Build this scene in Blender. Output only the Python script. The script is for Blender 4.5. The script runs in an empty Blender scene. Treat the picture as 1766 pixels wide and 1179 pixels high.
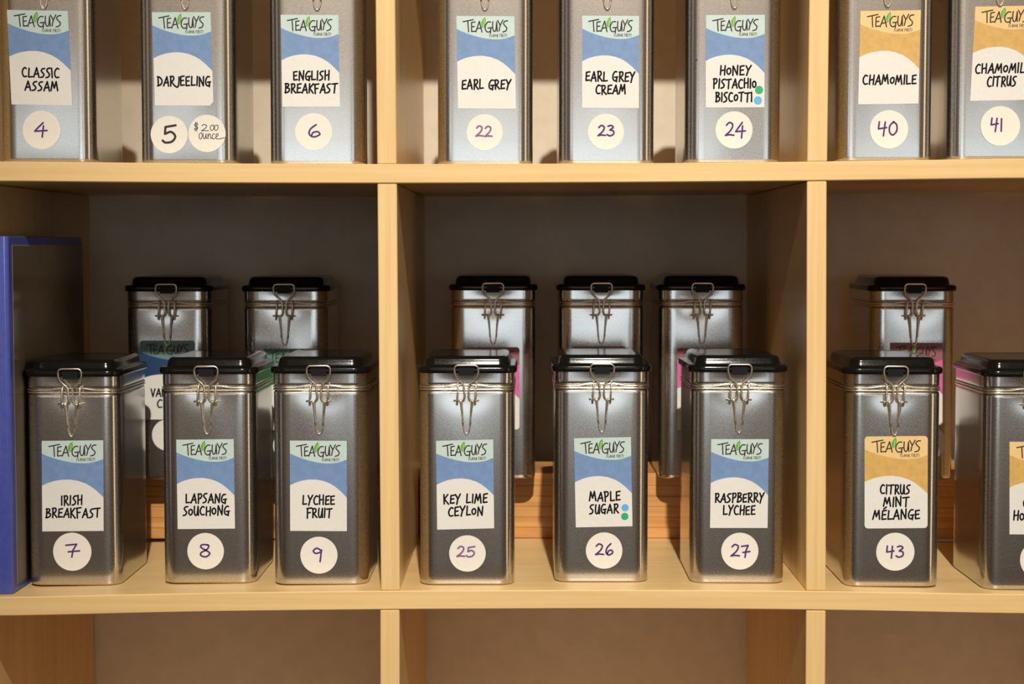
import bpy, bmesh, math, random
from mathutils import Vector, Matrix, Euler

# ------------------------------------------------------------------ camera
SC = bpy.context.scene
COL = SC.collection
F_PX, CZ, CAM_Y = 3000.0, 1.40, -1.42
cam_d = bpy.data.cameras.new('camera')
cam = bpy.data.objects.new('camera', cam_d)
COL.objects.link(cam)
SC.camera = cam
cam_d.sensor_width = 36.0
cam_d.lens = F_PX / 1766 * 36.0
cam_d.clip_start = 0.05
YAW = math.atan(25.0 / F_PX)
PITCH = -math.atan(165.5 / F_PX)
cam.location = (0, CAM_Y, CZ)
cam.rotation_euler = (math.pi / 2 + PITCH, 0, YAW)
cam_d.dof.use_dof = True
cam_d.dof.focus_distance = 1.45
cam_d.dof.aperture_fstop = 9.0

# ------------------------------------------------------------------ light
SC.view_settings.view_transform = 'Standard'
SC.view_settings.look = 'None'
SC.view_settings.gamma = 1.0
SC.view_settings.use_curve_mapping = False
SC.view_settings.exposure = 0.0
W = bpy.data.worlds.new('world')
SC.world = W
W.use_nodes = True
W.node_tree.nodes['Background'].inputs[0].default_value = (1.0, 0.6, 0.3, 1)
W.node_tree.nodes['Background'].inputs[1].default_value = 0.02


def light(name, typ, loc, target, power, color, **kw):
    d = bpy.data.lights.new(name, typ)
    o = bpy.data.objects.new(name, d)
    COL.objects.link(o)
    o.location = loc
    o.rotation_euler = (Vector(target) - Vector(loc)).to_track_quat('-Z', 'Y').to_euler()
    d.energy = power
    d.color = color
    for k, v in kw.items():
        setattr(d, k, v)
    return o


light('ceiling_spot', 'SPOT', (0.14, -2.60, 3.32), (0.10, 0.0, 1.34), 565, (1.0, 0.93, 0.80),
      shadow_soft_size=0.028, spot_size=math.radians(30), spot_blend=1.0)
# daylight through the windows of the opposite wall
FRONT_Y = -4.40
for (wx, ww, wz, wh, e) in ((-1.45, 0.95, 1.70, 0.40, 2.0), (-0.05, 1.35, 1.40, 0.90, 6.6), (1.45, 1.0, 1.50, 0.70, 3.4)):
    light('window_daylight', 'AREA', (wx, FRONT_Y + 0.06, wz), (wx, 0, wz), e, (0.78, 0.91, 1.0),
          shape='RECTANGLE', size=ww, size_y=wh)
light('left_fill', 'AREA', (-3.15, -1.6, 1.7), (0, -0.6, 1.5), 3, (0.85, 0.92, 1.0), shape='RECTANGLE', size=1.6, size_y=2.0)  # unseen bluish fill, added to brighten the left corners of the tins
light('right_fill', 'AREA', (3.15, -1.5, 1.6), (0, -0.6, 1.5), 15, (1.0, 0.80, 0.52), shape='RECTANGLE', size=1.2, size_y=2.4)  # added warm fill for the right tin corners, stands in for a cream wall
light('far_wall_fill', 'AREA', (0.0, -3.5, 3.45), (0, -4.4, 2.2), 42, (1.0, 0.72, 0.44), shape='RECTANGLE', size=4.5, size_y=0.15)  # added warm strip, brightens the far wall mirrored in the upper tins

# ------------------------------------------------------------------ measuring helpers
ROT = cam.rotation_euler.to_matrix()


def ray(px, py):
    return (ROT @ Vector(((px - 883.0) / F_PX, -(py - 589.5) / F_PX, -1.0))).normalized()


def at(px, py, Y):
    d = ray(px, py)
    return Vector((0, CAM_Y, CZ)) + d * ((Y - CAM_Y) / d.y)


def interp(xs, ys, x):
    if x <= xs[0]:
        return ys[0]
    for i in range(1, len(xs)):
        if x <= xs[i]:
            t = (x - xs[i - 1]) / (xs[i] - xs[i - 1])
            return ys[i - 1] + t * (ys[i] - ys[i - 1])
    return ys[-1]


# ------------------------------------------------------------------ materials
def mat(name, color, rough=0.5, metal=0.0, spec=0.5, coat=0.0):
    m = bpy.data.materials.new(name)
    m.use_nodes = True
    b = m.node_tree.nodes['Principled BSDF']
    b.inputs['Base Color'].default_value = (*color, 1)
    b.inputs['Roughness'].default_value = rough
    b.inputs['Metallic'].default_value = metal
    b.inputs['Specular IOR Level'].default_value = spec
    b.inputs['Coat Weight'].default_value = coat
    return m


def nodes(m):
    return m.node_tree.nodes, m.node_tree.links, m.node_tree.nodes['Principled BSDF']


def add_noise(m, scale, c1, c2, lo=0.35, hi=0.65, detail=4, bump=0.0, bdist=0.0005, rough=None):
    N, L, B = nodes(m)
    tc = N.new('ShaderNodeTexCoord')
    mp = N.new('ShaderNodeMapping')
    mp.inputs['Scale'].default_value = scale
    L.new(tc.outputs['Object'], mp.inputs[0])
    nz = N.new('ShaderNodeTexNoise')
    nz.inputs['Scale'].default_value = 1.0
    nz.inputs['Detail'].default_value = detail
    L.new(mp.outputs[0], nz.inputs['Vector'])
    if c1:
        cr = N.new('ShaderNodeValToRGB')
        cr.color_ramp.elements[0].position = lo
        cr.color_ramp.elements[1].position = hi
        cr.color_ramp.elements[0].color = (*c1, 1)
        cr.color_ramp.elements[1].color = (*c2, 1)
        L.new(nz.outputs[0], cr.inputs[0])
        L.new(cr.outputs[0], B.inputs['Base Color'])
    if rough:
        mr = N.new('ShaderNodeMapRange')
        mr.inputs['From Min'].default_value = 0.3
        mr.inputs['From Max'].default_value = 0.7
        mr.inputs['To Min'].default_value = rough[0]
        mr.inputs['To Max'].default_value = rough[1]
        L.new(nz.outputs[0], mr.inputs[0])
        L.new(mr.outputs[0], B.inputs['Roughness'])
    if bump:
        bp = N.new('ShaderNodeBump')
        bp.inputs['Strength'].default_value = bump
        bp.inputs['Distance'].default_value = bdist
        L.new(nz.outputs[0], bp.inputs['Height'])
        L.new(bp.outputs[0], B.inputs['Normal'])
    return m


W1, W2 = (0.70, 0.465, 0.205), (0.78, 0.54, 0.252)
M = {}
M['wood_h'] = add_noise(mat('laminate_horizontal', W1, 0.38), (5, 60, 190), W1, W2, 0.3, 0.62, 3)
M['wood_v'] = add_noise(mat('laminate_vertical', W1, 0.34), (190, 60, 5), W1, W2, 0.3, 0.62, 3)
M['bamboo'] = add_noise(mat('bamboo', (0.6, 0.3, 0.1), 0.4), (6, 30, 150), (0.50, 0.22, 0.06), (0.70, 0.36, 0.12), 0.3, 0.68, 5)
M['plaster'] = add_noise(mat('plaster', (0.70, 0.62, 0.52), 0.9), (60, 60, 60), (0.70, 0.61, 0.49), (0.76, 0.665, 0.535), 0.3, 0.7, 3, 0.15, 0.002)
M['room_wall'] = add_noise(mat('room_wall', (0.5, 0.45, 0.40), 0.9), (8, 8, 8), (0.48, 0.43, 0.39), (0.52, 0.46, 0.41), 0.3, 0.7, 3)
M['side_wall'] = add_noise(mat('side_wall', (0.30, 0.2, 0.13), 0.9), (8, 8, 8), (0.26, 0.18, 0.12), (0.30, 0.21, 0.14), 0.3, 0.7, 3)
M['reflected_panel'] = add_noise(mat('reflected_panel', (0.42, 0.37, 0.31), 0.6), (8, 8, 8), (0.40, 0.355, 0.30), (0.45, 0.395, 0.33), 0.3, 0.7, 3)
M['floor'] = add_noise(mat('floor', (0.1, 0.06, 0.035), 0.5), (3, 40, 3), (0.08, 0.048, 0.028), (0.12, 0.07, 0.042), 0.3, 0.7, 4)
M['ceiling'] = add_noise(mat('ceiling', (0.5, 0.47, 0.42), 0.95), (20, 20, 20), (0.45, 0.42, 0.38), (0.5, 0.47, 0.42))
M['tin'] = add_noise(mat('tinplate', (0.60, 0.585, 0.56), 0.2, 1.0), (1700, 1700, 1200), (0.53, 0.52, 0.50), (0.67, 0.66, 0.63), bump=0.01, bdist=0.0002, rough=(0.13, 0.19), detail=2)
N_, L_, B_ = nodes(M['tin'])
B2 = N_.new('ShaderNodeBsdfPrincipled')
B2.inputs['Metallic'].default_value = 1.0
B2.inputs['Roughness'].default_value = 0.36
B2.inputs['Base Color'].default_value = (0.66, 0.63, 0.59, 1)
mx_ = N_.new('ShaderNodeMixShader')
mx_.inputs[0].default_value = 0.24
L_.new(B_.outputs[0], mx_.inputs[1])
L_.new(B2.outputs[0], mx_.inputs[2])
L_.new(mx_.outputs[0], N_['Material Output'].inputs[0])
M['lid'] = add_noise(mat('black_enamel', (0.006, 0.0055, 0.005), 0.15, 0.0, 0.32), (700, 700, 700), None, None, rough=(0.12, 0.18), bump=0.04, bdist=0.0001)
M['wire'] = add_noise(mat('plated_wire', (0.88, 0.80, 0.68), 0.25, 1.0), (400, 400, 400), None, None, rough=(0.28, 0.36))
M['paper'] = add_noise(mat('label_paper', (0.72, 0.70, 0.67), 0.45), (400, 400, 400), (0.70, 0.68, 0.65), (0.73, 0.71, 0.68), 0.3, 0.7, 2)
M['sticker'] = add_noise(mat('sticker_paper', (0.74, 0.71, 0.66), 0.6), (300, 300, 300), (0.72, 0.69, 0.64), (0.75, 0.72, 0.67), 0.3, 0.7, 2)


def printed(name, c, v=0.08):
    return add_noise(mat(name, c, 0.4), (220, 220, 220), tuple(x * (1 - v) for x in c), tuple(x * (1 + v) for x in c), 0.3, 0.7, 4)


M['pale_blue'] = printed('print_pale_blue', (0.50, 0.62, 0.61), 0.03)
M['blue'] = printed('print_blue', (0.16, 0.265, 0.48))
M['pale_gold'] = printed('print_pale_gold', (0.76, 0.53, 0.24), 0.03)
M['gold'] = printed('print_gold', (0.60, 0.37, 0.11))
M['teal'] = printed('print_teal', (0.12, 0.22, 0.22), 0.03)
M['deep_blue'] = printed('print_deep_blue', (0.015, 0.045, 0.13))
M['mauve'] = printed('print_mauve', (0.27, 0.10, 0.12), 0.03)
M['magenta'] = printed('print_magenta', (0.62, 0.12, 0.33))
M['seagreen'] = printed('print_sea_green', (0.10, 0.22, 0.17), 0.03)
M['green'] = printed('print_green', (0.03, 0.12, 0.04))
M['leafgreen'] = printed('print_leaf_green', (0.13, 0.38, 0.06))
M['leafvein'] = mat('print_leaf_vein', (0.42, 0.62, 0.25), 0.4)
M['dot_green'] = printed('sticker_green', (0.02, 0.38, 0.17), 0.03)
M['dot_blue'] = printed('sticker_blue', (0.10, 0.42, 0.78), 0.03)
M['ink'] = mat('printing_ink', (0.006, 0.005, 0.010), 0.7, 0.0, 0.15)
M['logo_ink'] = mat('logo_ink', (0.04, 0.026, 0.022), 0.6, 0.0, 0.2)
M['purple'] = mat('purple_marker', (0.09, 0.025, 0.16), 0.6, 0.0, 0.2)
M['violet'] = mat('worn_violet_marker', (0.20, 0.09, 0.24), 0.5)
M['marker'] = mat('black_marker', (0.012, 0.010, 0.02), 0.5)
M['blue_vinyl'] = add_noise(mat('blue_vinyl', (0.075, 0.10, 0.42), 0.35), (200, 200, 200), (0.07, 0.095, 0.40), (0.085, 0.11, 0.45), 0.3, 0.7, 3, 0.1, 0.0003)
M['insert'] = add_noise(mat('insert_sheet', (0.34, 0.29, 0.22), 0.6), (30, 30, 30), (0.42, 0.36, 0.28), (0.50, 0.43, 0.34))
M['tab'] = mat('matte_black_tab', (0.006, 0.006, 0.007), 0.55, 0.0, 0.2)
M['black_part'] = mat('black_plastic', (0.01, 0.01, 0.012), 0.25)
clear = mat('clear_film', (0.9, 0.9, 0.9), 0.12)
M['film'] = clear
N_, L_, B_ = nodes(clear)
tr_ = N_.new('ShaderNodeBsdfTransparent')
mx_ = N_.new('ShaderNodeMixShader')
fr_ = N_.new('ShaderNodeFresnel')
fr_.inputs[0].default_value = 1.45
gl_ = N_.new('ShaderNodeBsdfGlossy')
gl_.inputs['Roughness'].default_value = 0.12
L_.new(fr_.outputs[0], mx_.inputs[0])
L_.new(tr_.outputs[0], mx_.inputs[1])
L_.new(gl_.outputs[0], mx_.inputs[2])
L_.new(mx_.outputs[0], N_['Material Output'].inputs[0])


# ------------------------------------------------------------------ mesh helpers
def mesh_obj(name, verts, faces, m, parent=None, smooth=False, label=None):
    me = bpy.data.meshes.new(name)
    me.from_pydata([tuple(v) for v in verts], [], faces)
    me.update()
    if m:
        me.materials.append(m)
    if smooth:
        for p in me.polygons:
            p.use_smooth = True
        me.set_sharp_from_angle(angle=math.radians(38))
    o = bpy.data.objects.new(name, me)
    COL.objects.link(o)
    if parent:
        o.parent = parent
    if label:
        o['label'] = label
    return o


def bevel_mesh(o, w, seg=1, smooth=False):
    bm = bmesh.new()
    bm.from_mesh(o.data)
    bmesh.ops.bevel(bm, geom=[e for e in bm.edges if e.calc_face_angle(0) > 0.6], offset=w, segments=seg, profile=0.5, affect='EDGES')
    bm.to_mesh(o.data)
    bm.free()


def box_vf(x0, x1, y0, y1, z0, z1):
    v = [(x, y, z) for z in (z0, z1) for y in (y0, y1) for x in (x0, x1)]
    f = [(0, 2, 3, 1), (4, 5, 7, 6), (0, 1, 5, 4), (2, 6, 7, 3), (0, 4, 6, 2), (1, 3, 7, 5)]
    return v, f


def box(name, x0, x1, y0, y1, z0, z1, m, parent=None, bev=0.0, label=None):
    v, f = box_vf(x0, x1, y0, y1, z0, z1)
    o = mesh_obj(name, v, f, m, parent, label=label)
    if bev:
        bevel_mesh(o, bev)
    return o


def empty(name, loc, label=None, cat=None, group=None, rz=0.0):
    o = bpy.data.objects.new(name, None)
    o.empty_display_size = 0.05
    COL.objects.link(o)
    o.location = loc
    o.rotation_euler = (0, 0, rz)
    if label:
        o['label'] = label
    if cat:
        o['category'] = cat
    if group:
        o['group'] = group
    return o


def structure(o):
    o['kind'] = 'structure'
    return o


def tube(paths, r, n=8):
    """paths: list of (points, closed) -> verts, faces"""
    V, Fc = [], []
    for pts, closed in paths:
        pts = [Vector(p) for p in pts]
        k = len(pts)
        base = len(V)
        up = Vector((0.13, 0.97, 0.21)).normalized()
        prev = None
        for i in range(k):
            a = pts[i - 1] if (i > 0 or closed) else pts[i]
            b = pts[(i + 1) % k] if (i < k - 1 or closed) else pts[i]
            t = (b - a).normalized()
            if prev is None:
                s = t.cross(up)
                if s.length < 0.1:
                    s = t.cross(Vector((1, 0, 0)))
                s.normalize()
            else:
                s = (prev - t * prev.dot(t)).normalized()
            prev = s
            q = t.cross(s)
            for j in range(n):
                an = 2 * math.pi * j / n
                V.append(pts[i] + (s * math.cos(an) + q * math.sin(an)) * r)
        for i in range(k if closed else k - 1):
            i2 = (i + 1) % k
            for j in range(n):
                j2 = (j + 1) % n
                Fc.append((base + i * n + j, base + i * n + j2, base + i2 * n + j2, base + i2 * n + j))
        if not closed:
            Fc.append(tuple(base + j for j in range(n))[::-1])
            Fc.append(tuple(base + (k - 1) * n + j for j in range(n)))
    return V, Fc


def spline(pts, sub=5, closed=False):
    """Catmull-Rom through the points (2-D or 3-D)"""
    P = [Vector(p) for p in pts]
    n = len(P)
    out = []
    for i in range(n if closed else n - 1):
        p1, p2 = P[i], P[(i + 1) % n]
        p0 = P[i - 1] if (i > 0 or closed) else p1 * 2 - p2
        p3 = P[(i + 2) % n] if (i + 2 < n or closed) else p2 * 2 - p1
        for s in range(sub):
            t = s / sub
            out.append(0.5 * ((2 * p1) + (p2 - p0) * t + (2 * p0 - 5 * p1 + 4 * p2 - p3) * t * t + (3 * p1 - 3 * p2 + p3 - p0) * t ** 3))
    if not closed:
        out.append(P[-1])
    return out


def rrect(hw, hd, r, nc=7, front=1, side=1):
    """rounded rectangle, counter-clockwise from the front edge (y = -hd)"""
    pts = []

    def seg(a, b, n):
        for i in range(n):
            t = (i) / n
            pts.append((a[0] + (b[0] - a[0]) * t, a[1] + (b[1] - a[1]) * t))

    def arc(cx, cy, a0):
        for i in range(nc):
            a = math.radians(a0 + 90 * i / nc)
            pts.append((cx + r * math.cos(a), cy + r * math.sin(a)))
    seg((-hw + r, -hd), (hw - r, -hd), front)
    arc(hw - r, -hd + r, -90)
    seg((hw, -hd + r), (hw, hd - r), side)
    arc(hw - r, hd - r, 0)
    seg((hw - r, hd), (-hw + r, hd), front)
    arc(-hw + r, hd - r, 90)
    seg((-hw, hd - r), (-hw, -hd + r), side)
    arc(-hw + r, -hd + r, 180)
    return pts


# ------------------------------------------------------------------ room shell
structure(box('wall_back', -3.2, 3.2, 0.392, 0.45, 0, 3.7, M['plaster']))
structure(box('floor', -3.2, 3.2, FRONT_Y - 0.1, 0.45, -0.05, 0, M['floor']))
structure(box('ceiling', -3.2, 3.2, FRONT_Y - 0.1, 0.45, 3.7, 3.75, M['ceiling']))
structure(box('wall_left', -3.26, -3.2, FRONT_Y - 0.1, 0.45, 0, 3.7, M['side_wall']))
structure(box('wall_right', 3.2, 3.26, FRONT_Y - 0.1, 0.45, 0, 3.7, M['side_wall']))
structure(box('wall_front', -3.2, 3.2, FRONT_Y - 0.1, FRONT_Y, 0, 3.7, M['room_wall']))
structure(box('added_trim_1', -3.2, 3.2, FRONT_Y, FRONT_Y + 0.02, 0, 0.92, M['reflected_panel']))  # unseen panel, added for the tone mirrored in the lower tins
structure(box('baseboard_back', -3.2, 3.2, 0.374, 0.392, 0, 0.07, M['ceiling']))

# ------------------------------------------------------------------ the bookcase
PX = [-900, 0, 60, 330, 660, 1080, 1410, 1706, 1766, 2700]
TOP1 = [278, 278, 278.6, 281.5, 283, 281.7, 278.6, 274, 272.8, 272.8]
BOT1 = [312.3, 312.3, 313, 315.3, 316.3, 314.6, 311.8, 308, 307, 307]
TOP2 = [1030, 1030, 1028.5, 1022.5, 1018.2, 1016.8, 1018.5, 1024, 1025.2, 1025.2]
BOT2 = [1063, 1063, 1061.5, 1055, 1051, 1049.2, 1051.6, 1057.6, 1059, 1059]
DEPTH = 0.385
XL, XR = -0.815, 0.935
ZB = {k: CZ + 0.0668 + 0.3478 * k for k in range(-4, 2)}
TH = 0.0158
PROF = {}


def profile(k):
    """list of (x, z_top, z_bottom) along board k"""
    if k in (0, -1):
        T, Bm = (TOP1, BOT1) if k == 0 else (TOP2, BOT2)
        pts = []
        for px in list(range(-60, 1841, 50)):
            t = at(px, interp(PX, T, px), 0)
            b = at(px, interp(PX, Bm, px), 0)
            pts.append((t.x, t.z, b.z))
        sm = []
        for i in range(len(pts)):
            a, c = pts[max(0, i - 2):i + 3], 0
            sm.append((pts[i][0], sum(q[1] for q in a) / len(a), sum(q[2] for q in a) / len(a)))
        return [(XL, sm[0][1], sm[0][2])] + sm + [(XR, sm[-1][1], sm[-1][2])]
    z = ZB[k]
    return [(XL, z, z - TH), (0.0, z, z - TH), (XR, z, z - TH)]


for k in ZB:
    PROF[k] = profile(k)


def ztop(k, x):
    return interp([p[0] for p in PROF[k]], [p[1] for p in PROF[k]], x)


def zbot(k, x):
    return interp([p[0] for p in PROF[k]], [p[2] for p in PROF[k]], x)


case = empty('bookcase', (0.06, DEPTH / 2, 0), 'pale maple laminate cube bookcase holding all the tea tins', 'bookcase')
OFF = Vector(case.location)


def in_case(o):
    o.parent = case
    o.matrix_parent_inverse = Matrix.Translation(-OFF)
    return o


for k in ZB:
    V, Fc = [], []
    y0, y1, b = 0.0, DEPTH, 0.0008
    if k == 1 or k == -4:
        in_case(box('frame_panel', XL - 0.04, XR + 0.04, -0.002, DEPTH, ZB[k] - (TH if k == 1 else 0.04), ZB[k] + (0.024 if k == 1 else 0), M['wood_h'], bev=0.0008))
        continue
    for (x, zt, zb) in PROF[k]:
        V += [(x, y0 + b, zt), (x, y0, zt - b), (x, y0, zb + b), (x, y0 + b, zb), (x, y1, zb), (x, y1, zt)]
    n = len(PROF[k])
    for i in range(n - 1):
        for j in range(6):
            j2 = (j + 1) % 6
            Fc.append((i * 6 + j, i * 6 + j2, (i + 1) * 6 + j2, (i + 1) * 6 + j))
    Fc += [tuple(range(6))[::-1], tuple((n - 1) * 6 + j for j in range(6))]
    in_case(mesh_obj('shelf_board', V, Fc, M['wood_h']))
for sx in (XL - 0.04, XR):
    in_case(box('side_panel', sx, sx + 0.04, -0.002, DEPTH, 0.02, ZB[1] - TH, M['wood_v'], bev=0.0008))
in_case(box('plinth', XL - 0.02, XR + 0.02, 0.03, DEPTH - 0.02, 0.0, ZB[-4] - 0.03, M['wood_h']))


def divider(xa0, xa1, xb0, xb1, k):
    """between board k (below) and board k+1 (above); a = bottom edges, b = top edges"""
    zt = lambda x: ztop(k, x) + 0.00002
    zb = lambda x: (zbot(k + 1, x) if k + 1 < 1 else ZB[1] - TH) - 0.0004
    yf = 0.0006
    V = [(xa0, yf, zt(xa0)), (xa1, yf, zt(xa1)), (xa0, DEPTH, zt(xa0)), (xa1, DEPTH, zt(xa1)),
         (xb0, yf, zb(xb0)), (xb1, yf, zb(xb1)), (xb0, DEPTH, zb(xb0)), (xb1, DEPTH, zb(xb1))]
    o = mesh_obj('divider', V, box_vf(0, 1, 0, 1, 0, 1)[1], M['wood_v'])
    bevel_mesh(o, 0.0007, 1)
    in_case(o)


X_ = lambda px, py: at(px, py, 0).x
# the two dividers in view, row by row
divider(X_(650.5, 283), X_(683.8, 283), X_(646.2, 0) - 0.0006, X_(680, 0) - 0.0006, 0)
divider(X_(656.8, 1018), X_(689.2, 1018), X_(650.8, 316), X_(684.4, 316), -1)
divider(X_(654.5, 1179), X_(688.4, 1179), X_(655.6, 1051), X_(688.8, 1051), -2)
divider(X_(1392.6, 279), X_(1426.8, 279), X_(1397.6, 0), X_(1432, 0), 0)
divider(X_(1390.6, 1018), X_(1424.4, 1018), X_(1392, 312), X_(1426, 312), -1)
divider(X_(1391, 1179), X_(1425, 1179), X_(1390.6, 1052), X_(1424.4, 1052), -2)
xl, xr = X_(672, 600), X_(1408, 600)
for k in (-4, -3):
    for xc in (xl, xr):
        divider(xc - 0.008, xc + 0.008, xc - 0.008, xc + 0.008, k)
for k in (-4, -3, -2, -1, 0):
    for xc in (xl - 0.3505, xr + 0.3505):
        divider(xc - 0.008, xc + 0.008, xc - 0.008, xc + 0.008, k)

# ------------------------------------------------------------------ bamboo risers
RY0, RY1, RZ = 0.254, 0.345, 0.0632


def riser(x0, x1, label):
    z = max(ztop(-1, x0 + (x1 - x0) * i / 20) for i in range(21)) + 0.0002
    r = empty('bamboo_riser', ((x0 + x1) / 2, (RY0 + RY1) / 2, z), label, 'riser', 'bamboo risers at the back of the cubbies')
    hx = (x1 - x0) / 2
    hy = (RY1 - RY0) / 2
    n = 5
    h = RZ - 0.012
    for i in range(n):                       # horizontal laminations of the front board
        box('front_strip', -hx, hx, -hy, -hy + 0.012, h * i / n + 0.0001, h * (i + 1) / n - 0.0001, M['bamboo'], r, 0.0003)
    box('top_board', -hx, hx, -hy, hy, h, RZ, M['bamboo'], r, 0.0006)
    box('end_board', -hx, -hx + 0.012, -hy + 0.012, hy, 0.0, h, M['bamboo'], r)
    box('end_board', hx - 0.012, hx, -hy + 0.012, hy, 0.0, h, M['bamboo'], r)
    return z + RZ


xm = [xl - 0.3505 + 0.009, xl - 0.009, X_(689.2, 1018) + 0.0012, X_(1390.6, 1018) - 0.0012, xr + 0.009, xr + 0.3505 - 0.009]
RT = [riser(xm[0] + 0.004, xm[1] - 0.004, 'bamboo riser behind the irish breakfast and lychee fruit tins'),
      riser(xm[2], xm[3], 'bamboo riser in the middle cubby behind the maple sugar tin'),
      riser(xm[4] + 0.002, xm[5] - 0.004, 'bamboo riser behind the citrus mint tin with gold label')]

# ------------------------------------------------------------------ stroke lettering
G = {
    'A': (.50, ['0,0 .30,1 .50,-.02', '.08,.30 .46,.38']),
    'B': (.44, ['.06,-.04 .06,1', '~.0,.96 .28,.97 .34,.76 .08,.53', '~.08,.53 .38,.46 .42,.2 .22,.02 .0,.02']),
    'C': (.42, ['~.42,.90 .24,.98 .05,.66 .04,.28 .18,.02 .42,.06']),
    'D': (.46, ['.08,.0 .06,1', '~.0,.98 .26,.90 .46,.55 .34,.16 .0,.0']),
    'E': (.40, ['.40,.98 .06,.92 .05,.02 .40,.06', '.06,.48 .34,.54']),
    'F': (.42, ['.08,-.10 .05,.95', '-.02,.92 .44,1', '.06,.46 .34,.50']),
    'G': (.48, ['~.42,.96 .22,.95 .05,.60 .05,.22 .2,.0 .40,.10 .42,.40', '.22,.38 .52,.42', '.42,.4 .40,-.1']),
    'H': (.46, ['.05,1 .05,0', '.43,1 .42,-.02', '.05,.46 .43,.54']),
    'I': (.12, ['.06,1 .06,0']),
    'J': (.30, ['~.28,1 .30,.55 .26,.02 .12,-.14 -.06,.0']),
    'K': (.44, ['.05,1 .05,-.02', '.42,1 .08,.50 .46,-.06']),
    'L': (.38, ['.06,1 .04,.02 .40,.06']),
    'M': (.62, ['.0,0 .15,.98 .30,.28 .50,1 .60,0']),
    'N': (.50, ['.04,-.04 .06,.98 .44,.02 .48,1.04']),
    'O': (.38, ['~.19,.74 .03,.56 .05,.22 .2,.08 .36,.3 .33,.64 .19,.74']),
    'P': (.40, ['.08,-.06 .06,1', '~.0,.96 .28,.99 .38,.78 .28,.52 .08,.44']),
    'R': (.44, ['.07,-.04 .06,1', '~.0,.96 .28,.99 .37,.79 .28,.54 .10,.46', '.12,.46 .48,-.02']),
    'S': (.38, ['~.40,.98 .2,.95 .07,.74 .18,.54 .32,.34 .24,.08 .0,-.02']),
    'T': (.50, ['-.02,.94 .52,1', '.28,.97 .24,-.02']),
    'U': (.44, ['~.05,1 .03,.4 .12,.03 .3,.12 .40,.98', '.40,.98 .43,.0']),
    'V': (.42, ['.0,1 .2,.0 .44,1.02']),
    'X': (.42, ['.0,1 .42,.0', '.42,1 .0,.0']),
    'Y': (.44, ['.0,.98 .22,.48', '.46,1.02 .20,.44 .10,-.10']),
    'É': (.40, ['.40,.98 .06,.92 .05,.02 .40,.06', '.06,.48 .34,.54', '.14,1.12 .36,1.34']),
    '!': (.12, ['.06,1 .06,.3', '.06,.05 .06,.0']),
    ' ': (.26, []),
    '.': (.16, ['.06,.03 .08,.03']),
    '$': (.46, ['~.42,.80 .2,.86 .08,.68 .38,.40 .3,.16 .02,.2', '.18,1.08 .14,-.08', '.32,1.08 .28,-.08']),
    '0': (.50, ['~.26,.98 .04,.66 .06,.2 .26,.0 .48,.3 .46,.76 .26,.98']),
    '1': (.20, ['.12,1 .10,-.04']),
    '2': (.52, ['~.04,.80 .22,1 .44,.84 .34,.45 .0,.04', '.0,.04 .24,.10 .54,.06']),
    '3': (.50, ['~.06,.92 .28,1 .44,.82 .20,.56', '~.20,.56 .46,.46 .46,.14 .2,.0 .0,.12']),
    '4': (.56, ['.10,1 .06,.46 .56,.56', '.46,.98 .38,-.08']),
    'q': (.60, ['.42,1.06 .18,.68 .0,.36 .62,.42', '.44,.80 .38,-.12']),
    '5': (.54, ['.56,1 .12,.90 .10,.50', '~.10,.50 .36,.62 .54,.36 .40,.06 .12,.0 .0,.12']),
    '6': (.50, ['~.34,1.02 .10,.66 .04,.24 .22,.0 .48,.20 .40,.44 .20,.36 .14,.12']),
    '7': (.48, ['.0,.90 .42,.98 .28,.5 .24,-.04', '.10,.38 .54,.46']),
    '8': (.50, ['~.40,.96 .14,.98 .06,.78 .28,.54 .48,.28 .30,.0 .06,.10 .08,.34 .34,.58 .44,.84 .40,.96']),
    '9': (.48, ['~.42,.82 .20,1 .02,.78 .16,.58 .42,.72 .44,.86', '.44,.86 .38,-.08']),
    'o': (.40, ['~.30,.60 .06,.50 .04,.12 .20,.0 .36,.3 .30,.60']),
    'u': (.44, ['~.02,.56 .04,.12 .2,.04 .34,.52', '~.34,.52 .34,.1 .46,.08']),
    'n': (.42, ['.04,.5 .06,.0', '~.06,.2 .2,.5 .32,.40 .34,.06 .46,.1']),
    'c': (.36, ['~.32,.50 .12,.46 .04,.16 .18,.0 .38,.12']),
    'e': (.50, ['~.04,.22 .26,.34 .24,.54 .06,.40 .08,.06 .3,.0 .95,.12']),
}


def text_width(s, sp):
    return sum(G[c][0] + sp for c in s) - sp


def text_strokes(s, cx, base, h, width=None, sp=.13, seed=0, wob=1.0, ypitch=1.0):
    """strokes in label units (x right, y down); width: fit to that width"""
    rnd = random.Random(seed * 7 + len(s))
    w = text_width(s, sp)
    sx = h if width is None else width / w
    x = cx - w * sx / 2
    out = []
    for c in s:
        gw, st = G[c]
        sl = rnd.uniform(-.02, .07) * wob
        dy = rnd.uniform(-.04, .04) * wob
        hh = h * (1 + rnd.uniform(-.05, .05) * wob)
        for k in st:
            curve = k[0] == '~'
            pts = [tuple(float(q) for q in p.split(',')) for p in k.lstrip('~').split()]
            if curve:
                pts = [tuple(v) for v in spline([(p[0], p[1], 0) for p in pts], 4)]
            out.append([(x + (p[0] + sl * p[1]) * sx, base - (p[1] + dy) * hh * ypitch) for p in pts])
        x += (gw + sp) * sx
    return out


class Frame:
    """maps label units onto the front of a tin (its local space)"""
    def __init__(s, o, u, v):
        s.o, s.u, s.v = Vector(o), Vector(u), Vector(v)

    def p(s, x, y, lift):
        q = s.o + s.u * x + s.v * y
        return (q.x, q.y - lift, q.z)


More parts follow.
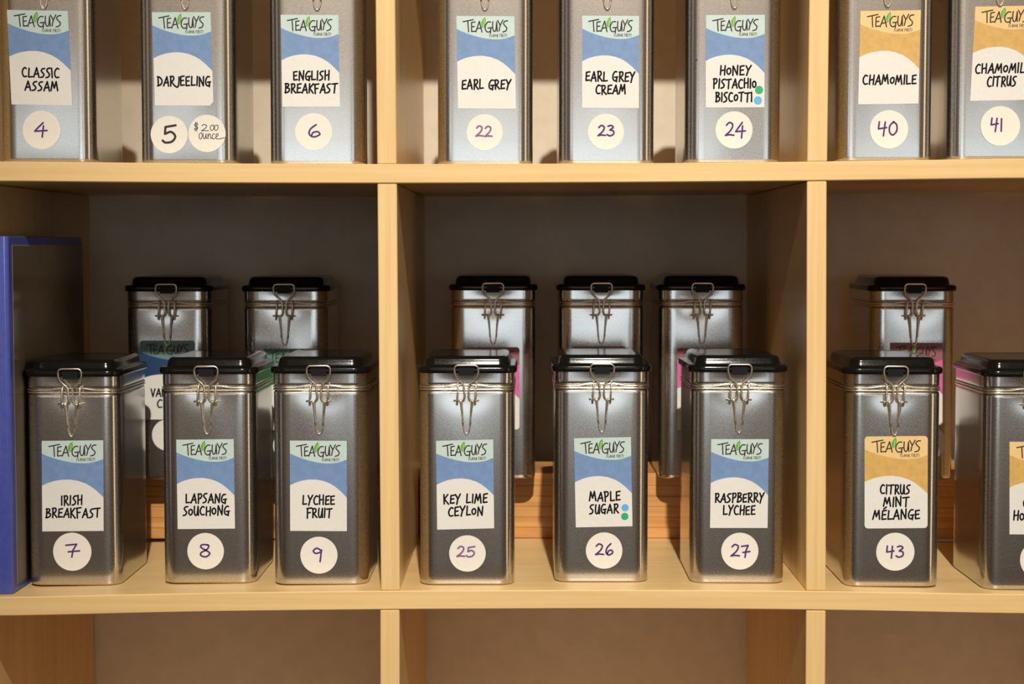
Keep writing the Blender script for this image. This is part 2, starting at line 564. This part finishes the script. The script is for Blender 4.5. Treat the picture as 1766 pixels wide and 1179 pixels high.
def strokes_mesh(name, fr, strokes, wid, m, parent, lift):
    """flat ink strokes of real width wid (m)"""
    V, Fc = [], []
    runs = []
    for st in strokes:
        P = []
        for x, y in st:
            q = Vector(fr.p(x, y, lift))
            if not P or (q - P[-1]).length > 2e-5:
                P.append(q)
        if len(P) < 2:
            P = [P[0], P[0] + Vector((wid * .2, 0, 0))]
        cur = [P[0]]
        for i in range(1, len(P)):
            cur.append(P[i])
            if i < len(P) - 1 and (P[i] - P[i - 1]).angle(P[i + 1] - P[i]) > 0.9:   # sharp turn: a new run
                runs.append(cur)
                cur = [P[i]]
        runs.append(cur)
    h = wid / 2
    for ri, P in enumerate(runs):
        off = Vector((0, -3e-6 * (ri % 7), 0))
        n = len(P)
        D = [(P[i + 1] - P[i]).normalized() for i in range(n - 1)]
        nrm = lambda d: Vector((-d.z, 0, d.x))
        b = len(V)
        for i in range(n):
            d0, d1 = D[max(0, i - 1)], D[min(n - 2, i)]
            mn = (nrm(d0) + nrm(d1)).normalized()
            k = h / max(.6, mn.dot(nrm(d1)))
            V += [P[i] + mn * k + off, P[i] - mn * k + off]
        for i in range(n - 1):
            Fc.append((b + 2 * i, b + 2 * i + 1, b + 2 * i + 3, b + 2 * i + 2))
        for end, d, c in ((0, -D[0], P[0]), (n - 1, D[-1], P[-1])):          # round ends
            cap = len(V)
            for j in range(1, 5):
                t = math.pi * j / 5
                V.append(c + (nrm(d) * math.cos(t) + d * math.sin(t)) * h + off)
            i0, i1 = b + 2 * end, b + 2 * end + 1
            if end == 0:
                i0, i1 = i1, i0
            Fc.append((i0, cap, cap + 1, cap + 2, cap + 3, i1)[::-1])
    return mesh_obj(name, V, Fc, m, parent)


def plate(name, fr, outline, m, parent, lift, thick=0.00012, label=None):
    n = len(outline)
    V = [fr.p(x, y, lift) for x, y in outline] + [fr.p(x, y, lift - thick) for x, y in outline]
    Fc = [tuple(range(n))[::-1], tuple(range(n, 2 * n))]
    for i in range(n):
        Fc.append((i, (i + 1) % n, n + (i + 1) % n, n + i))
    return mesh_obj(name, V, Fc, m, parent, label=label)


ARC = ([0, .1, .2, .32, .45, .58, .7, .8, .88, .94, 1], [.493, .463, .443, .430, .428, .442, .470, .508, .550, .588, .628])
HDR = ([0, .1, .22, .35, .5, .62, .72, .82, .9, 1], [.140, .170, .198, .222, .242, .250, .250, .243, .230, .206])
STYLES = {'blue': ('pale_blue', 'blue'), 'gold': ('pale_gold', 'gold'), 'pink': ('mauve', 'magenta'),
          'teal': ('teal', 'deep_blue'), 'sea': ('seagreen', 'green')}


def corner_outline(x0, y0, x1, y1, rx, ry, nick=None):
    pts = []
    for cx, cy, a0 in ((x1 - rx, y0 + ry, -90), (x1 - rx, y1 - ry, 0), (x0 + rx, y1 - ry, 90), (x0 + rx, y0 + ry, 180)):
        k = 6 if rx > 0.01 else 1
        for i in range(k + 1) if rx > 0.01 else (0,):
            a = math.radians(a0 + 90 * i / k)
            if rx > 0.01:
                pts.append((cx + rx * math.cos(a), cy + ry * math.sin(a)))
            else:
                pts.append((x1 if a0 in (-90, 0) else x0, y0 if a0 in (-90, 180) else y1))
    if nick == 'br':
        i = 1
        pts = pts[:1] + [(x1, y1 - .04), (x1 - .06, y1)] + pts[2:]
    if nick == 'tr':
        pts = [(x1 - .02, y0 + .0), (x1, y0 + .02)] + pts[1:]
    return pts


def clip_curve(xs, ys, r, rx, ry):
    return interp(xs, ys, r)


def make_label(fr, style, lines, parent, seed, rounded=False, nick=None, worn=False):
    head, band = STYLES[style]
    rx, ry = (0.055, 0.038) if rounded else (0, 0)
    lb = plate('label', fr, corner_outline(0, 0, 1, 1, rx, ry, nick), M['paper'], parent, 0.00016)
    # upper printed fields, 20 columns
    xs = [i / 24 for i in range(25)]

    def top(x):
        if not rounded:
            return 0.0
        e = min(x, 1 - x)
        return ry - ry * math.sqrt(max(0, 1 - (1 - e / rx) ** 2)) if e < rx else 0.0
    xs = sorted(set([0, .008, .02, .035, .055] + xs + [.945, .965, .98, .992, 1])) if rounded else xs
    hdr = lambda x: interp(*HDR, x)
    arc = lambda x: interp(*ARC, x)

    def field(name, ya, yb, m, lift):
        V, Fc = [], []
        for x in xs:
            V += [fr.p(x, ya(x), lift), fr.p(x, yb(x), lift)]
        for i in range(len(xs) - 1):
            Fc.append((2 * i, 2 * i + 1, 2 * i + 3, 2 * i + 2))
        return mesh_obj(name, V, Fc, m, lb)
    field('header_field', top, hdr, M[head], 0.00020)
    field('colour_band', hdr, arc, M[band], 0.00020)
    # leaf above the brand lettering
    leaf = [(.452, .130), (.426, .104), (.428, .066), (.462, .030), (.498, .010), (.508, .048), (.500, .090), (.476, .120)]
    if style == 'gold':
        pass
    V = [fr.p(x, y, 0.00024) for x, y in leaf]
    lf = mesh_obj('leaf_mark', V, [tuple(range(len(V)))[::-1]], M['leafgreen'], lb)
    strokes_mesh('leaf_vein', fr, [[(.462, .112), (.476, .07), (.482, .045)]], 0.0005, M['leafvein'], lb, 0.00027)
    # brand lettering: T is larger and crosses over the E
    st = []
    st += [[(.116, .062), (.29, .040)], [(.196, .055), (.207, .172)]]
    st += text_strokes('E', .285, .170, .108, .070, seed=1, wob=0)
    st += text_strokes('A', .385, .170, .112, .105, seed=1, wob=0)
    st += text_strokes('G', .545, .172, .112, .118, seed=1, wob=0)
    st += text_strokes('U', .660, .165, .105, .085, seed=1, wob=0)
    st += text_strokes('Y', .755, .150, .105, .085, seed=1, wob=0)
    st += text_strokes('S', .838, .168, .120, .085, seed=1, wob=0)
    strokes_mesh('brand_lettering', fr, st, 0.00100, M['logo_ink'], lb, 0.00026)
    strokes_mesh('slogan_lettering', fr, text_strokes('FLAVOR FIRST!', .715, .224, .030, .30, sp=.22, seed=3) + [[(.915, .166), (.918, .166)]], 0.00034, M['logo_ink'], lb, 0.00026)
    n = len(lines)
    ytab = {1: [.792], 2: [.712, .852], 3: [.652, .795, .940] if style == 'blue' else [.627, .766, .905]}.get(n)
    st = []
    for i, (s, wd, cx) in enumerate(lines):
        st += text_strokes(s, cx, ytab[i] - .005, .099, wd, sp=.15, seed=seed + i)
    if lines:
        strokes_mesh('flavour_lettering', fr, st, 0.00138, M['ink'], lb, 0.00022)
    return lb


# ------------------------------------------------------------------ tea tins
HW, HD, RC = 0.0395, 0.0565, 0.0120


def make_body(seed, dent=1.0):
    rnd = random.Random(seed)
    zs = [(0, -.0016), (.0006, -.0006), (.0016, -.0001), (.004, 0), (.02, 0), (.05, 0), (.08, 0), (.10, 0), (.115, 0), (.125, 0)]
    z = .130
    while z < .1605:
        zs.append((z, 0))
        z += .0025
    zs += [(.1612, 0), (.1620, -.0003), (.1628, -.0010), (.1636, -.0013), (.1660, -.0013), (.1668, -.0010), (.1676, -.0003), (.1684, 0),
           (.1700, 0), (.1720, 0), (.1740, 0), (.1760, 0), (.1782, 0)]
    V, Fc = [], []
    dx = rnd.uniform(-.003, .003)
    a1 = rnd.uniform(.7, 1.2) * dent
    a2 = rnd.uniform(.5, 1.1) * dent
    k1, k2 = rnd.uniform(-.2, .2), rnd.uniform(-1, 1)
    for (z, o) in zs:
        ring = rrect(HW + o, HD + o, RC + o * .5, 7, 16, 6)
        for (x, y) in ring:
            if y < -HD - o + 1e-5 and abs(x) < HW - RC:
                e = max(0, 1 - (x / (HW - RC)) ** 2)
                # panel pulled in under the clasp, slightly pillowed elsewhere
                q = a1 * .0011 * math.exp(-((x - dx) / .016) ** 2) * math.exp(-((z - .163) / .011) ** 2)
                q += a2 * .0005 * math.exp(-((x - dx) / .022) ** 2) * (math.exp(-((z - .1735) / .005) ** 2))
                q -= .0004 * e * math.sin(min(1, z / .165) * math.pi)
                q += .00012 * e * math.sin(z * 40 + k2 + x * 30)
                y += q * (e ** .5)
            if abs(x) > HW + o - 1e-5 and abs(y) < HD - RC:
                e = max(0, 1 - (y / (HD - RC)) ** 2)
                x -= math.copysign(.0006, x) * e * math.sin(min(1, z / .165) * math.pi)
            V.append((x, y, z))
    n = len(V) // len(zs)
    for i in range(len(zs) - 1):
        for j in range(n):
            j2 = (j + 1) % n
            Fc.append((i * n + j, i * n + j2, (i + 1) * n + j2, (i + 1) * n + j))
    Fc.append(tuple(range(n))[::-1])
    Fc.append(tuple((len(zs) - 1) * n + j for j in range(n)))
    me = bpy.data.meshes.new('tin_body')
    me.from_pydata(V, [], Fc)
    me.materials.append(M['tin'])
    for p in me.polygons:
        p.use_smooth = True
    me.set_sharp_from_angle(angle=math.radians(60))
    return me


def make_lid():
    prof = [(.1776, .0004), (.1776, .0014), (.1780, .0021), (.1790, .0024), (.1812, .0024), (.1824, .0021), (.1832, .0013), (.1835, .0004),
            (.1836, -.0022), (.1838, -.0032), (.1845, -.0037), (.1880, -.0044), (.1896, -.0050), (.1908, -.0063), (.1914, -.0082),
            (.1915, -.0100), (.1912, -.0112), (.1911, -.0135)]
    V, Fc = [], []
    for (z, o) in prof:
        V += [(x, y, z) for x, y in rrect(HW + o, HD + o, max(.004, RC + o * .75), 7, 2, 2)]
    n = len(V) // len(prof)
    for i in range(len(prof) - 1):
        for j in range(n):
            j2 = (j + 1) % n
            Fc.append((i * n + j, i * n + j2, (i + 1) * n + j2, (i + 1) * n + j))
    Fc.append(tuple(range(n))[::-1])
    Fc.append(tuple((len(prof) - 1) * n + j for j in range(n)))
    me = bpy.data.meshes.new('lid')
    me.from_pydata(V, [], Fc)
    me.materials.append(M['lid'])
    for p in me.polygons:
        p.use_smooth = True
    me.set_sharp_from_angle(angle=math.radians(50))
    return me


def to_mesh(name, V, Fc, m):
    me = bpy.data.meshes.new(name)
    me.from_pydata([tuple(v) for v in V], [], Fc)
    me.materials.append(m)
    for p in me.polygons:
        p.use_smooth = True
    return me


FY = -HD
R_W = .00072


def band_loop(z, out, rise=0):
    P = []
    for x, y in rrect(HW + out, HD + out, RC, 6, 22, 2):
        zz = z
        if y < 0:
            zz += rise * math.exp(-(max(0, abs(x) - .009) / .007) ** 2)
            if y < -HD and abs(x) < HW - RC:
                y -= .0007 * math.exp(-(x / .012) ** 2)
        P.append((x, y, zz))
    return P


def mirror_path(half):
    return half + [(-p[0], p[1], p[2]) for p in half[::-1]]


loop_half = [(0.0045, FY - .0022, .1540), (.0028, FY - .0028, .1550), (.0016, FY - .0032, .1580), (.0018, FY - .0034, .1620), (.0020, FY - .0034, .1660),
             (.0030, FY - .0034, .1690), (.0062, FY - .0036, .1720), (.0088, FY - .0042, .1748), (.0097, FY - .0046, .1785), (.0098, FY - .0048, .1815),
             (.0090, FY - .0050, .1836), (.0072, FY - .0050, .1845)]
loop_path = spline(loop_half[:-1], 4) + [Vector(loop_half[-1])]
loop_path = [tuple(p) for p in loop_path]
LOOP_ME = to_mesh('clasp_loop', *tube([(mirror_path(loop_path), False)], .00088, 8), M['wire'])
lev = [(.0058, FY - .0022, .1545), (.0046, FY - .0026, .1552), (.0040, FY - .0026, .1535), (.0034, FY - .0022, .1440), (.0027, FY - .0020, .1330), (.0019, FY - .0019, .1292), (.0008, FY - .0018, .1272)]
lev2 = [(.0062, FY - .0030, .1540), (.0050, FY - .0036, .1546), (.0048, FY - .0034, .1520), (.0038, FY - .0026, .1440), (.0030, FY - .0023, .1340)]
lev_path = [tuple(p) for p in spline(lev, 4)]
lv2 = [tuple(p) for p in spline(lev2, 3)]
LEVER_ME = to_mesh('clasp_lever', *tube([(mirror_path(lev_path), False), (lv2, False), ([(-p[0], p[1], p[2]) for p in lv2], False)], .00066, 8), M['wire'])
BAND_ME = to_mesh('wire_band', *tube([(band_loop(.1662, .0000, .0014), True), (band_loop(.1640, .0000, 0), True)], R_W, 8), M['wire'])
brk = []
for i in range(20):
    a = 2 * math.pi * i / 20
    brk.append((.0006 * math.sin(a), FY - .0017 + .0020 * math.cos(a), .1602 + .0088 * math.sin(a)))
BR_ME = to_mesh('hinge_bracket', *tube([(brk, True), ([(-.0034, FY - .0030, .1548), (.0026, FY - .0030, .1549)], False)], .00078, 8), M['wire'])
LID_ME = make_lid()
tabV, tabF = box_vf(-.0064, .0064, FY - .0036, FY - .0018, .1758, .1832)
TAB_ME = bpy.data.meshes.new('lid_tab')
TAB_ME.from_pydata(tabV, [], tabF)
TAB_ME.materials.append(M['tab'])


def link(me, name, parent, loc=(0, 0, 0), rot=(0, 0, 0)):
    o = bpy.data.objects.new(name, me)
    COL.objects.link(o)
    o.parent = parent
    o.location = loc
    o.rotation_euler = rot
    return o


def disc(fr_c, r, m, parent, name, lift, squash=1.0, seed=0):
    rnd = random.Random(seed)
    ph = rnd.uniform(0, 6)
    fr = Frame(fr_c, (r, 0, 0), (0, 0, -r))
    out = [(math.cos(a) * (1 + .006 * math.sin(3 * a + ph)), math.sin(a)) for a in [2 * math.pi * i / 48 for i in range(48)]]
    return plate(name, fr, out, m, parent, lift), fr


def tin(label, pxc, base_px, row, lab, style, lines, circ, num, rz=0.0, seed=0, rounded=False, nick=None, dots=(), numstyle='purple', price=None, wid=None, dent=1.0, show=True):
    """pxc: (left, right) body edges; base_px: y of the base (front row) or None"""
    if row == 'rear':
        yf = .214
        # middle of the body front
        x = at((pxc[0] + pxc[1]) / 2, 600, yf).x
        z = RT[0 if pxc[0] < 660 else 1 if pxc[0] < 1400 else 2] + .0001
    else:
        k = 0 if row == 'top' else -1
        if k == 0:
            yf = base_px
            x = at((pxc[0] + pxc[1]) / 2, 230, yf).x
        else:
            # depth from the base line on the board
            x = at((pxc[0] + pxc[1]) / 2, 900, .028).x
            zz = ztop(-1, x)
            d = ray((pxc[0] + pxc[1]) / 2, base_px)
            yf = CAM_Y + d.y * (zz - CZ) / d.z
            yf = min(.04, max(.012, yf))
            x = at((pxc[0] + pxc[1]) / 2, 900, yf).x
        z = max(ztop(k, x - HW * .9), ztop(k, x + HW * .9)) + .0001
        if k == 0:
            z -= 0
    grp = {'top': 'tea tins on the upper shelf', 'front': 'tea tins in the front row', 'rear': 'tea tins on the risers'}[row]
    e = empty('tea_tin', (x, yf + HD, z), label, 'tin', grp, rz)
    link(make_body(seed, dent), 'tin_body', e)
    lid = link(LID_ME, 'lid', e)
    link(TAB_ME, 'lid_tab', lid)
    link(BAND_ME, 'wire_band', e)
    link(LOOP_ME, 'clasp_loop', e)
    link(LEVER_ME, 'clasp_lever', e)
    link(BR_ME, 'hinge_bracket', e, (.0074, 0, 0))
    link(BR_ME, 'hinge_bracket', e, (-.0074, 0, 0), (0, 0, 0))
    inv = (Matrix.Translation((x, yf + HD, z)) @ Matrix.Rotation(rz, 4, 'Z')).inverted()
    PY = -HD - .00042

    def loc(px, py):
        o = inv @ Vector((0, CAM_Y, CZ))
        d = inv.to_3x3() @ ray(px, py)
        return o + d * ((PY - o.y) / d.y)
    if lab:
        tl, tr, bl = (loc(*p) for p in lab)
        fr = Frame(tl, tr - tl, bl - tl)
        make_label(fr, style, lines, e, seed * 5 + 1, rounded, nick)
    if circ:
        c = loc(circ[0], circ[1])
        r = (loc(circ[0] + circ[2], circ[1]) - c).x
        s, fr = disc(c, r, M['sticker'], e, 'number_sticker', .00016, seed=seed)
        if num:
            t, cx, cy, w, h = num
            st = text_strokes(t, cx, cy + h / 2, h, w, sp=.14, seed=seed, wob=.6)
            m = {'purple': M['purple'], 'black': M['marker'], 'violet': M['violet']}[numstyle]
            strokes_mesh('marker_number', fr, st, .0019 if numstyle == 'black' else .00145, m, s, .00022)
    if price:
        c = loc(price[0], price[1])
        r = (loc(price[0] + price[2], price[1]) - c).x
        s, fr = disc(c, r, M['sticker'], e, 'price_sticker', .00020, seed=seed + 3)
        st = text_strokes('$', -.58, -.15, .42, .24, wob=0) + text_strokes('2', -.13, -.12, .36, .34, wob=0)
        st += text_strokes('.', .10, -.15, .3, wob=0) + text_strokes('oo', .40, -.16, .48, .46, sp=-.02, wob=0)
        st += text_strokes('ounce', .14, .30, .55, 1.15, sp=.04, wob=0)
        strokes_mesh('price_writing', fr, st, .00062, M['marker'], s, .00026)
    for (dxp, dyp, rp, mm) in dots:
        c = loc(dxp, dyp)
        r = (loc(dxp + rp, dyp) - c).x
        disc(c, r, M[mm], e, 'ink_speck' if mm == 'purple' else 'dot_sticker', .00034)
    return e


# ---- upper shelf
T = 'upper shelf'
tin('tin of classic assam tea with blue label, number 4, at upper shelf end', (-2, 161), .030, 'top', [(12, 17), (117, 19), (20, 180)], 'blue',
    [('CLASSIC', .60, .50), ('ASSAM', .54, .505)], (72, 224, 33), ('q', -.06, -.02, .62, .62), seed=4)
tin('darjeeling tin with a second round price sticker reading two dollars an ounce', (239, 405), .026, 'top', [(262, 21), (363, 21), (267.5, 182)], 'blue',
    [('DARJEELING', .90, .505)], (292, 232, 32), ('5', -.02, .0, .68, .90), seed=5, nick='br', numstyle='black', price=(357, 230, 32))
tin('english breakfast tin turned slightly beside the divider on the upper shelf', (458, 620), .026, 'top', [(484, 25.5), (583.5, 26), (487, 184)], 'blue',
    [('ENGLISH', .62, .51), ('BREAKFAST', .90, .50)], (541, 227, 32), ('6', .03, -.04, .64, .66), seed=6, rz=math.radians(4.5), nick='tr')
tin('earl grey tin with creased metal above its label on the upper shelf', (755, 918), .026, 'top', [(787, 27.5), (887, 28), (790, 187)], 'blue',
    [('EARL GREY', .84, .49)], (836, 228, 31), ('22', -.05, -.05, .88, .60), seed=22, numstyle='violet', dent=1.8)
tin('earl grey cream tin with blue label on the upper shelf', (966, 1127), .026, 'top', [(1004, 27), (1102, 27.5), (1004, 186)], 'blue',
    [('EARL GREY', .86, .49), ('CREAM', .52, .50)], (1045, 227, 31), ('23', -.0, -.05, .88, .58), seed=23)
tin('honey pistachio biscotti tin with green and blue dots on the upper shelf', (1183, 1347), .028, 'top', [(1217.5, 26), (1319, 25.5), (1217, 185.5)], 'blue',
    [('HONEY', .52, .50), ('PISTACHIO', .73, .49), ('BISCOTTI', .62, .48)], (1266, 224, 32), ('2q', .06, -.02, 1.05, .72), seed=24,
    dots=((1309, 155, 7, 'dot_green'), (1307, 173, 7, 'dot_blue'), (1201, 103, 1.6, 'purple')))
tin('plain chamomile tin with gold label on the upper shelf', (1445, 1610), .032, 'top', [(1484, 19), (1588, 17.5), (1480, 180)], 'gold',
    [('CHAMOMILE', .88, .51)], (1533, 223, 33), ('40', -.10, -.04, 1.02, .68), seed=40)
tin('chamomile citrus tin with gold label, at the picture edge of the upper shelf', (1638, 1803), .034, 'top', [(1682, 11.5), (1787, 9.5), (1673, 174)], 'gold',
    [('CHAMOMILE', .90, .51), ('CITRUS', .47, .50)], (1725, 217, 34), ('41', -.20, -.08, .64, .62), seed=41)
# ---- lower shelf, front row
tin('irish breakfast tin standing beside the blue binder', (43.5, 209), 1010, 'front', [(72, 760), (178, 759), (73, 916)], 'blue',
    [('IRISH', .34, .48), ('BREAKFAST', .88, .50)], (124.5, 951, 33), ('7', -.02, -.08, .64, .66), seed=7)
tin('lapsang souchong tin with blue label in the front row', (278, 441), 1007, 'front', [(304, 758), (403, 757), (306.5, 912)], 'blue',
    [('LAPSANG', .70, .50), ('SOUCHONG', .80, .50)], (354.5, 950, 31.5), ('8', -.03, -.04, .58, .70), seed=8)
tin('lychee fruit tin against the divider in the front row', (470, 634), 1009, 'front', [(500, 759.5), (598, 760), (500.5, 915)], 'blue',
    [('LYCHEE', .56, .50), ('FRUIT', .44, .51)], (550, 957, 32), ('9', -.08, -.04, .50, .68), seed=9)
tin('key lime ceylon tin in the middle cubby', (723, 887), 1009, 'front', [(752, 760), (850.5, 757.5), (754, 913)], 'blue',
    [('KEY LIME', .76, .50), ('CEYLON', .60, .50)], (806, 954, 31.5), ('25', -.10, -.10, .94, .58), seed=25, numstyle='violet')
tin('maple sugar tin with blue and green dots in the front row', (955, 1120), 1004, 'front', [(990, 755.5), (1088, 753.5), (993, 909)], 'blue',
    [('MAPLE', .54, .52), ('SUGAR', .50, .50)], (1042, 949, 31.5), ('26', .0, -.06, .94, .60), seed=26,
    dots=((1078, 875, 6.2, 'dot_blue'), (1077.5, 890, 6.2, 'dot_green')))
tin('raspberry lychee tin with blue label near the cubby side', (1190, 1356), 1006, 'front', [(1226.5, 757), (1326, 757), (1224.5, 910)], 'blue',
    [('RASPBERRY', .84, .50), ('LYCHEE', .55, .50)], (1276, 950, 32), ('27', .0, -.02, .96, .64), seed=27, nick='tr')
tin('citrus mint melange tin with round-cornered gold label', (1456, 1624), 1013, 'front', [(1491, 752.5), (1600, 751.5), (1491, 911)], 'gold',
    [('CITRUS', .46, .48), ('MINT', .40, .50), ('MÉLANGE', .74, .50)], (1544, 951, 33), ('43', -.04, .0, .90, .60), seed=43, rounded=True)
tin('tin cut off by the picture edge with partly seen gold label, front row', (1697, 1863), 1018, 'front', [(1741, 761.5), (1848, 762), (1741, 921)], 'gold',
    [('CITRUS', .56, .50), ('HONEYBUSH', .88, .50)], (1792, 965, 33), None, seed=44)
# ---- back row on the risers
tin('rear tin with dark teal label between the irish breakfast and lapsang tins', (216, 362), None, 'rear', [(241, 587), (336, 587), (242, 723)], 'teal',
    [('VANILLA', .60, .50), ('CHAI', .38, .50)], (289, 750, 27), None, seed=51, rounded=True)
tin('rear tin behind lychee fruit with only a green label edge showing', (419, 564), None, 'rear', [(452, 601), (545, 601), (452, 741)], 'sea',
    [], (498, 768, 27), None, seed=52, rounded=True)
tin('rear tin behind key lime ceylon with magenta label showing at one side', (779, 922), None, 'rear', [(803, 598.5), (896, 598.5), (803, 740)], 'pink',
    [], (850, 768, 27), None, seed=53, rounded=True)
tin('rear tin directly behind maple sugar in the middle cubby', (965, 1109), None, 'rear', [(985, 597), (1080, 597), (986, 740)], 'pink',
    [], (1036, 768, 27), None, seed=54, rounded=True)
tin('rear tin behind raspberry lychee with a mauve label edge', (1139, 1282), None, 'rear', [(1168, 600), (1262, 600), (1168, 741)], 'pink',
    [], (1214, 768, 27), None, seed=55)
tin('rear tin behind citrus mint melange with a mauve label under the clasp', (1501, 1650), None, 'rear', [(1535, 590.5), (1625.5, 591), (1535, 732)], 'pink',
    [], (1602, 763, 29), ('32', .1, -.05, .9, .6), seed=56)

# ------------------------------------------------------------------ blue ring binder
bx1 = at(17.5, 700, .010).x
bx0 = xl - 0.3505 + 0.0095
bz = max(ztop(-1, bx0 + (bx1 - bx0) * i / 8) for i in range(9)) + .0004
BH = at(10, 407, .010).z - bz
BD = .243
bd = empty('ring_binder', ((bx0 + bx1) / 2, .010 + BD / 2, bz), 'blue vinyl ring binder with clear pocket cover standing at the shelf end', 'binder')
hx, hy = (bx1 - bx0) / 2, BD / 2
# spine with rounded fluted front
prof = []
for i in range(41):
    t = i / 40
    x = -hx + .0018 + (2 * hx - .0036) * t
    prof.append((x, -hy + .0006 * (1 - abs(math.cos(t * math.pi * 13)))))
V, Fc = [], []
loopp = [(-hx, -hy + .003), (-hx + .0006, -hy + .001)] + prof + [(hx - .0006, -hy + .001), (hx, -hy + .003), (hx, -hy + .005), (-hx, -hy + .005)]
for z in (0.0015, BH - .0015):
    V += [(x, y, z) for x, y in loopp]
for z, s in ((0.0, 0), (BH, 1)):
    V += [(x * .97, y + .0008 if y < 0 else y, z) for x, y in loopp]
n = len(loopp)
for a, b in ((0, 1), (2, 0), (1, 3)):
    for j in range(n):
        j2 = (j + 1) % n
        Fc.append((a * n + j, a * n + j2, b * n + j2, b * n + j))
Fc.append(tuple(2 * n + j for j in range(n))[::-1])
Fc.append(tuple(3 * n + j for j in range(n)))
mesh_obj('spine', V, Fc, M['blue_vinyl'], bd, True)


def cover(name, xa, xb):
    r = .010
    pts = [(-hy + .004, 0)]
    for cy, cz, a0 in ((hy - r, r, -90), (hy - r, BH - r, 0)):
        for i in range(7):
            a = math.radians(a0 + 90 * i / 6)
            pts.append((cy + r * math.cos(a), cz + r * math.sin(a)))
    pts.append((-hy + .004, BH))
    m = len(pts)
    V = [(xa, y, z) for y, z in pts] + [(xb, y, z) for y, z in pts]
    Fc = [tuple(range(m))[::-1], tuple(range(m, 2 * m))] + [(i, (i + 1) % m, m + (i + 1) % m, m + i) for i in range(m)]
    o = mesh_obj(name, V, Fc, M['blue_vinyl'], bd)
    bevel_mesh(o, .0006)
    return o


cv = cover('front_cover', hx - .0032, hx)
cover('back_cover', -hx, -hx + .0032)
box('insert_sheet', hx + .0001, hx + .0003, -hy + .012, hy - .003, .006, BH - .0072, M['insert'], cv)
mesh_obj('clear_pocket', [(hx + .0007, -hy + .010, .005), (hx + .0007, hy - .002, .005), (hx + .0007, hy - .002, BH - .0065), (hx + .0007, -hy + .010, BH - .0065)],
         [(0, 1, 2, 3)], M['film'], cv)
box('paper_block', -hx + .006, hx - .006, -hy + .016, hy - .022, .006, BH - .008, M['paper'], bd)
